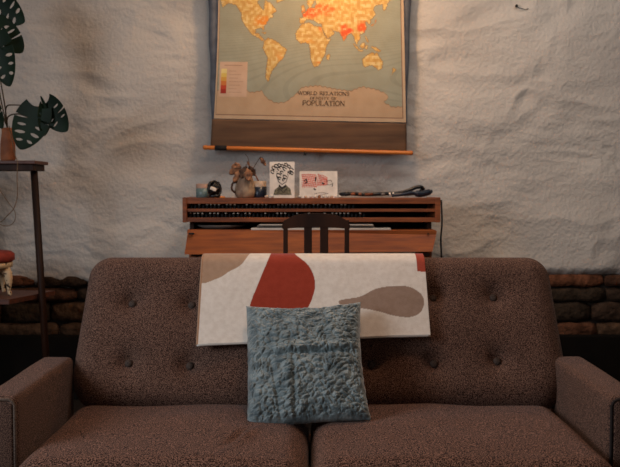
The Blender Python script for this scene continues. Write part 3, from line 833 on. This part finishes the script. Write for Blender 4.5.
dstem([nk, Q(243, 170), Q(237, 168), Q(234, 169)]); dstem([nk, Q(249, 166), Q(248, 158), Q(245, 154)]); dstem([nk, Q(252, 170), Q(257, 162), Q(261, 157), Q(264, 160, 4.28)])
dstem([nk, Q(240, 172), Q(238, 177)]); dstem([nk, Q(247, 168), Q(246, 164)])
dleaf(Q(241, 166), Q(229, 174), .022, .006, M['dry_leaf'], bq); dleaf(Q(243, 169, 4.28), Q(233, 182, 4.27), .018, .004, M['dry_leaf'], bq)
dleaf(Q(246, 166, 4.28), Q(241, 178, 4.26), .020, .006, M['dry_stem'], bq); dleaf(Q(247, 168, 4.28), Q(249, 181, 4.25), .022, -.006, M['dry_leaf'], bq)
dleaf(Q(260, 157.5), Q(266, 166), .010, .006, M['dry_leaf'], bq); dleaf(Q(240, 172), Q(236, 178), .009, .002, M['dry_leaf'], bq)
dleaf(Q(249, 166), Q(255, 176), .016, .006, M['dry_stem'], bq); dleaf(Q(240, 165, 4.32), Q(231, 167, 4.33), .016, .004, M['dry_leaf'], bq); dleaf(Q(249.5, 166), Q(247, 161), .006, .003, M['dry_leaf'], bq)
# navy and cream beaker with brush
c = lp(259.5, 4.33)
bk = thing('beaker', 'navy blue beaker with a cream upper band beside the pitcher', 'cup', c)
bm = bmesh.new(); lathe(bm, c, [(.031, 0), (.034, .004), (.035, .052)], 26); obj('body', bm, M['navy'], bk, True)
bm = bmesh.new(); lathe(bm, c+Vector((0, 0, .052)), [(.033, 0), (.033, .028), (.029, .028), (.028, .004)], 26, cap0=False); obj('upper_band', bm, M['cream'], bk, True)
br = thing('paintbrush', 'reddish wooden paintbrush leaning out of the navy beaker', 'paintbrush', c+Vector((0, 0, .056)))
a = c+Vector((.008, 0, .058)); b = Q(252.5, 170, 4.31)
bm = bmesh.new(); tube(bm, [a, a.lerp(b, .75)], [.004, .003], 8); obj('handle', bm, M['terracotta'], br, True)
bm = bmesh.new(); tube(bm, [a.lerp(b, .75), b], [.0048, .003], 8); obj('tip', bm, M['cream'], br, True)
# cards
def card(u0, v0, u1, v1, y, name, label):
    a = P(u0, v1, y); b = P(u1, v1, y); top_ = P(u0, v0, y).z
    z0_ = RT; hgt = top_-z0_
    cx_ = (a.x+b.x)/2; wd = b.x-a.x; lean = .03
    root = thing(name, label, 'card', (cx_, y, z0_))
    def tf(s, t, n=0):        # s across 0..1, t up 0..1 ; leans back
        p = Vector((a.x+wd*s, y+lean*t, z0_+hgt*t)); nn = Vector((0, -hgt, lean)).normalized(); return p+nn*n
    bm = bmesh.new()
    prism(bm, [tf(0, 0), tf(1, 0), tf(1, 1), tf(0, 1)], Vector((0, .0025, 0))); obj('board', bm, M['card'], root)
    return root, tf
def strokes(root, tf, name, items, m, n=.0006):
    bm = bmesh.new()
    for pts, w_ in items: ribbon(bm, pts, w_, lambda x, y: tf(x, y, n))
    obj(name, bm, m, root)
def dab(x, y, a, b, k=12): return [(x+a*math.cos(2*math.pi*i/k), y+b*math.sin(2*math.pi*i/k)) for i in range(k)]
def fills(root, tf, name, polys, m, n=.0006):
    bm = bmesh.new()
    for p in polys: bm.faces.new([bm.verts.new(tf(x, y, n)) for x, y in p])
    obj(name, bm, m, root)
root, tf = card(269.5, 161.5, 294.5, 197.5, 4.24, 'illustrated_card', 'tall white card with an ink portrait drawing of curly hair')
hair = []
hr = random.Random(2)
for x, y, r in ((.12, .72, .08), (.16, .82, .08), (.26, .88, .07), (.36, .80, .07), (.40, .90, .07), (.52, .88, .07), (.60, .80, .08), (.66, .91, .07), (.78, .86, .07), (.88, .78, .08), (.90, .68, .07), (.82, .70, .06), (.36, .62, .09), (.40, .54, .06), (.62, .58, .08), (.48, .70, .06), (.56, .50, .05)):
    hair.append(([(x+r*math.cos(t*.6+hr.random()*.8), y+r*.62*math.sin(t*.6)) for t in range(9)], .03))
strokes(root, tf, 'hair_drawing', hair, M['ink_black'])
fills(root, tf, 'shirt_drawing', [[(.16, .08), (.2, .22), (.38, .32), (.5, .27), (.68, .34), (.84, .24), (.88, .08)]], M['ink_olive'])
for one in [([(.3, .74), (.28, .6), (.36, .44), (.5, .37), (.66, .44), (.74, .6), (.72, .74)], .02), ([(.38, .34), (.5, .26), (.66, .34)], .06), ([(.3, .2), (.4, .26), (.55, .14), (.7, .26)], .025)]:
    strokes(root, tf, 'outline_drawing', [one], M['ink_black'], .0009)
root, tf = card(299.5, 171, 337.5, 198, 4.23, 'postcard', 'wide white postcard with a red checked drawing on it')
red_, pk = [], []
for k in range(9):
    x = .06+k*.045; red_.append(([(x, .88), (x+.06, .6), (x+.02, .38)], .014)); 
for k in range(7):
    y = .44+k*.07; red_.append(([(.06, y), (.25, y+.03), (.44, y-.02)], .02))
for k in range(6):
    x = .5+k*.04; red_.append(([(x, .9-.04*k), (x+.05, .62), (x-.03, .45)], .014)); red_.append(([(.48, .86-k*.075), (.62, .84-k*.07), (.74, .74-k*.05)], .02))
strokes(root, tf, 'red_check_drawing', red_, M['ink_red'], .0007)
for it_ in [[([(.12, .62), (.18, .7), (.2, .58), (.14, .54)], .03), ([(.43, .78), (.42, .62)], .03), ([(.6, .56), (.64, .52)], .05), ([(.38, .34), (.42, .3)], .05), ([(.7, .62), (.82, .66), (.86, .58)], .014), ([(.72, .5), (.8, .48), (.88, .54), (.86, .42)], .014), ([(.4, .16), (.6, .2), (.76, .15)], .014), ([(.5, .1), (.68, .12)], .012)]]:
    for one in it_: strokes(root, tf, 'ink_line', [one], M['ink_black'], .001)
# shells / pebbles in a row at the foot of the cards
pi = 0
where = ['left of the tall card foot', 'under the left edge of the tall card']
for k, (u, s_) in enumerate([(266.5, .009), (272, .010), (300, .009), (305.5, .008)] + [(311+i*4.1, .0085) for i in range(8)]):
    t = bmesh.new(); bmesh.ops.create_icosphere(t, subdivisions=2, radius=s_)
    p = lp(u, 4.175)
    for v in t.verts: v.co = Vector((v.co.x, v.co.y, v.co.z*.75))*(1+.25*noise.noise(v.co*200+Vector((k, 0, 0))))+p+Vector((0, 0, s_*.72))
    bm = bmesh.new(); merge(bm, t)
    o = obj('shell', bm, M['cream'] if k != 6 else M['dry_leaf'], None, True, loc=p)
    if k < 2: tag(o, 'small pale shell at the foot of the tall card', 'shell', 'shells below the tall card')
    else: tag(o, 'tiny pale shell in the row at the foot of the postcard', 'shell', 'shells below the postcard')
    if k == 6: tag(o, 'tiny brown shell among pale ones at the foot of the postcard', 'shell')
    if k != 6: o.data.materials[0] = M['paper'] if k % 3 else M['cream']
# rolled strap with beads
sp = thing('camera_strap', 'long black strap with brown and white pieces, along the right of the rack', 'strap', lp(380, 4.26))
zc_ = RT
def pt(u, h, y=4.26): 
    p = lp(u, y); return p+Vector((0, 0, h+.004))
bm = bmesh.new(); tube(bm, smoothpts([pt(340, .012), pt(350, .016, 4.24), pt(362, .012), pt(375, .013, 4.25), pt(388, .016), pt(398, .018), pt(408, .03), pt(416, .045), pt(421, .047), pt(423, .036, 4.28), pt(417, .02), pt(404, .012)]), .0088, 8); obj('strap_band', bm, M['black'], sp, True)
bm = bmesh.new(); tube(bm, smoothpts([pt(392, .008, 4.22), pt(402, .012, 4.21), pt(412, .020, 4.22), pt(420, .014, 4.23), pt(428, .022, 4.25), pt(431, .026, 4.27)]), [.008]*15+[.015]*11+[.010]*5, 8); obj('folded_end', bm, M['navy'], sp, True)
for u, r, l, m, nm in ((347, .009, 5, 'black', 'bead'), (353, .007, 4, 'rack_wood', 'bead'), (360, .0075, 3, 'terracotta', 'bead'), (369, .006, 8, 'rack_wood', 'bead'), (383, .0075, 4, 'grey_cer', 'bead'), (390, .008, 1.6, 'glint_and_white', 'bead'), (393.5, .0085, 1.6, 'glint_and_white', 'bead')):
    bm = bmesh.new(); tube(bm, [pt(u-l/2, .012, 4.235), pt(u+l/2, .015, 4.235)], [r, r], 10); obj(nm, bm, M[m], sp, True)

# ------------------------------------------------------------ plant stand, plant
SY = 4.15
TZ = P(20, 160.5, SY-.10).z
stand = thing('plant_stand', 'tall dark wooden stand with a lower shelf at the left edge', 'stand', (P(-20, 160, SY).x, SY, 0))
xr = P(48.5, 160, SY+.10).x; xl = xr-.52
bm = bmesh.new(); box(bm, xl, xr, SY-.10, SY+.10, TZ-.016, TZ, .004); obj('top_board', bm, M['shelf_wood'], stand)
bm = bmesh.new(); box(bm, xl+.02, xr-.014, SY-.085, SY+.085, TZ-.045, TZ-.0165, .003); obj('apron', bm, M['dark_wood'], stand)
def splay(p, q, r, m, name):
    bm = bmesh.new(); tube(bm, [p, q], r, 4); obj(name, bm, m, stand)
zt = TZ-.0455
a = P(34, 170, SY); b = P(45.5, 350, SY); d = (b-a)/(a.z-b.z); foot = a+d*(a.z)
splay(Vector((a.x, SY, zt)), foot, .017, M['dark_wood'], 'leg')
splay(Vector((xl+.05, SY-.06, zt)), Vector((xl-.0, SY-.10, 0)), .017, M['dark_wood'], 'leg')
splay(Vector((xl+.05, SY+.06, zt)), Vector((xl-.0, SY+.18, 0)), .017, M['dark_wood'], 'leg')
SZ = P(30, 294.5, 4.1).z
pa, pb = P(9, 299.0, 3.95), P(55, 291, 4.3)
SZ = .5*(pa.z+pb.z); pa = Vector((P(9, 299, 3.95).x, 3.95, SZ)); pb = Vector((P(55, 291, 4.3).x, 4.3, SZ))
bm = bmesh.new(); prism(bm, [pa, pb, Vector((xl-.05, 4.36, SZ)), Vector((xl-.05, 3.95, SZ))], (0, 0, -.022)); obj('lower_shelf', bm, M['shelf_wood'], stand)
# low stool with red top on the lower shelf
rc = Vector((P(-19, 290, 4.12).x, 4.12, SZ))
stool = thing('carved_stool', 'small cream carved stool with a red cushion top on the lower shelf', 'stool', rc)
zt2 = P(5, 262, 4.12).z-SZ; zt3 = P(5, 251.5, 4.12).z-SZ
bm = bmesh.new(); lathe(bm, rc+Vector((0, 0, zt2)), [(.138, 0), (.150, .008), (.150, zt3-zt2-.012), (.135, zt3-zt2), (.0, zt3-zt2+.004)], 40, cap1=False); obj('cushion', bm, M['red'], stool, True)
bm = bmesh.new(); lathe(bm, rc+Vector((0, 0, zt2-.028)), [(.125, 0), (.140, .004), (.142, .026), (.13, .028)], 40); obj('apron', bm, M['carved'], stool, True)
for k in range(5):
    an = R(-8+72*k)
    bm = bmesh.new(); e = Vector((math.cos(an), math.sin(an), 0))
    hh = zt2-.028
    tube(bm, [rc+e*(.120)+Vector((0, 0, hh+.005)), rc+e*.132+Vector((0, 0, hh*.8)), rc+e*.135+Vector((0, 0, hh*.62)), rc+e*.137+Vector((0, 0, hh*.5)), rc+e*.136+Vector((0, 0, hh*.2)), rc+e*.141+Vector((0, 0, .008)), rc+e*.141], [.019, .021, .018, .015, .008, .009, .008], 12); obj('leg', bm, M['carved'], stool, True)
# terracotta vase and monstera
pb_ = P(8, 161, 4.15); vc = Vector((pb_.x, SY, TZ))
tv = thing('terracotta_vase', 'slim terracotta vase holding the monstera on top of the stand', 'vase', vc)
h_ = P(8, 128, SY).z-TZ
bm = bmesh.new(); lathe(bm, vc, [(.030, 0), (.034, .01), (.033, h_*.5), (.026, h_*.85), (.027, h_), (.022, h_), (.021, h_*.85)], 26, cap1=False); obj('body', bm, M['terracotta'], tv, True)
mo = thing('monstera_plant', 'monstera with large dark green split leaves growing from the terracotta vase', 'plant', vc+Vector((0, 0, h_*.5)))
def monstera(base, tip, wd, roll=0, seed=0, nslit=4, bend=.15):
    base = Vector(base); tip = Vector(tip); d = tip-base; L_ = d.length; dn = d.normalized()
    side = dn.cross(Vector((0, 1, 0))).normalized(); side = Matrix.Rotation(roll, 3, dn) @ side; nn = side.cross(dn)
    nt_, ns = 150, 30; bm = bmesh.new(); r2 = random.Random(seed); g = {}
    for i in range(nt_+1):
        t = i/nt_
        w_ = wd*(math.sin(math.pi*min(1, (t*.86+.14))**.85))**.6
        if i == nt_: w_ = .002
        for j in range(-ns, ns+1):
            s = j/ns
            tt_ = t-.13*s*s*(1-t)**2+.05*abs(s)*(1-t)
            x = s*w_
            z = bend*L_*(-(s*s)*.35*(w_/wd)+.5*math.sin(t*2.4)*.5)
            g[i, j] = bm.verts.new(base+dn*(tt_*L_)+side*x+nn*z)
    gaps = [(.26+.165*k+r2.uniform(-.015, .015), r2.uniform(.018, .027), r2.uniform(.16, .28), r2.choice([.74, .80, 1.2])) for k in range(nslit)]
    for i in range(nt_):
        t = (i+.5)/nt_
        for j in range(-ns, ns):
            s = abs((j+.5)/ns); cut = False
            for gi, (c_, w_, s0, s1) in enumerate(gaps):
                c2 = c_+(.012 if j < 0 else 0)
                q_ = (s-s0)/(min(s1, 1.05)-s0)
                ww = (w_*1.3*math.sin(math.pi*q_)**.5 if s1 < 1 else w_*q_**.5*1.2) if 0 < q_ < 1 else 0
                if abs(t-c2-.06*(s-s0)) < ww: cut = True
            if not cut:
                bm.faces.new([g[i, j], g[i, j+1], g[i+1, j+1], g[i+1, j]]).smooth = True
    loose = [v for v in bm.verts if not v.link_faces]; bmesh.ops.delete(bm, geom=loose, context='VERTS')
    o = obj('leaf', bm, M['leaf'], mo, True); s_ = o.modifiers.new('thickness', 'SOLIDIFY'); s_.thickness = .0015
    return o
def pstem(pts, r=.0032):
    bm = bmesh.new(); tube(bm, smoothpts([vc+Vector((0, 0, h_*.5)), vc+Vector((0, 0, h_*.98))]+pts, 6), r, 7); obj('stem', bm, M['stem'], mo, True)
pstem([Q(4, 100, 4.12), Q(-4, 60, 4.1), Q(-12, 30, 4.1)]); pstem([Q(8, 117, 4.12), Q(18, 114, 4.08), Q(30, 118, 4.05)]); pstem([Q(6, 108, 4.12), Q(15, 105, 4.1), Q(38, 107, 4.1), Q(48, 106, 4.08)])
pstem([Q(-2, 105, 4.1), Q(-6, 98, 4.1)]); pstem([Q(0, 95, 4.15), Q(-6, 50, 4.12), Q(-8, 5, 4.12)])
monstera(Q(-16, -6, 4.14), Q(24, 22, 4.10), .080, .3, 1)
monstera(Q(-10, 22, 4.10), Q(22, 52, 4.06), .072, -.5, 2, 3)
monstera(Q(-4, 34, 4.06), Q(9, 86, 4.02), .068, .2, 3)
monstera(Q(-16, 92, 4.08), Q(2, 128, 4.04), .050, .3, 4, 3)
monstera(Q(38, 107, 4.05), Q(20, 149, 4.00), .084, .1, 5)
monstera(Q(45, 105, 4.06), Q(44, 136, 4.03), .036, -.8, 6, 3)
monstera(Q(46, 103, 4.06), Q(67, 131, 4.02), .064, .3, 7, 3)
monstera(Q(46, 108, 4.05), Q(40.5, 96, 4.03), .006, 0, 8, 0)
# hanging cord
bm = bmesh.new(); tube(bm, smoothpts([Q(16, 158, 4.015), Q(17.5, 163, 4.012), Q(17, 178, 4.02), Q(17.5, 195, 4.02), Q(14, 208, 4.02), Q(7, 216, 4.02), Q(0, 222, 4.02), Q(-10, 220, 4.03)]), .0022, 6)
tube(bm, smoothpts([Q(0, 190, 4.02), Q(8, 202, 4.02), Q(15, 212, 4.02), Q(14, 222, 4.02), Q(6, 226, 4.02), Q(-6, 222, 4.02)]), .0018, 6)
tube(bm, smoothpts([Q(16, 158, 4.015), Q(14, 150, 4.06), Q(11, 135, 4.10), Q(9, 126, 4.14)]), .0022, 6)
o = obj('hanging_cord', bm, M['cord'], None, True, loc=Q(17, 163, 4.012)); tag(o, 'thin tan cord looping down from the edge of the plant stand', 'cord')
# nail in the plaster
bm = bmesh.new(); p = P(516, 7, WY-.02); tube(bm, [p+Vector((0, .03, 0)), p+Vector((0, -.012, .003))], .004, 8); tube(bm, [p+Vector((0, -.010, .003)), p+Vector((0, -.013, .003))], .008, 8)
tube(bm, smoothpts([p+Vector((0,-.005,0)), p+Vector((.02, -.016, -.010)), p+Vector((.045, -.012, -.014)), p+Vector((.06, -.008, -.010))]), .0018, 5)
o = obj('nail', bm, M['matt_black'], None, loc=p); tag(o, 'old black nail with a scrap of wire, in the wall near the ceiling at right', 'nail')
# lamps that give the warm light (above the frame)
pl = thing('picture_lamp', 'brass lamp on an arm above the map', 'lamp', (.12, 4.02, 2.24))
bm = bmesh.new(); tube(bm, smoothpts([(.12, 4.58, 2.54), (.12, 4.45, 2.58), (.12, 4.1, 2.48), (.12, 4.02, 2.35)]), .008, 8); obj('arm', bm, M['brass'], pl, True)
bm = bmesh.new(); lathe(bm, (.12, 4.02, 2.26), [(.10, 0), (.07, .05), (.03, .09), (.012, .10)], 28, cap0=False); obj('shade', bm, M['brass'], pl, True)
pd = thing('pendant_lamp', 'pendant lamp hanging above the sofa', 'lamp', (.12, 2.3, 2.45))
bm = bmesh.new(); tube(bm, [(.12, 2.3, 2.9), (.12, 2.3, 2.62)], .005, 8); obj('flex', bm, M['black'], pd, True)
bm = bmesh.new(); lathe(bm, (.12, 2.3, 2.60), [(.04, .02), (.05, -.0), (.045, -.02)], 24); obj('lamp_holder', bm, M['brass'], pd, True)

cl = thing('added_ceiling_lamp', 'long flat unseen lamp added under the ceiling to light the back wall', 'lamp', (.95, 3.25, 2.9))
bm = bmesh.new(); box(bm, -.16, 2.06, 3.11, 3.39, 2.83, 2.9, .005); obj('housing', bm, M['card'], cl)  # unseen body made up for the added wall light
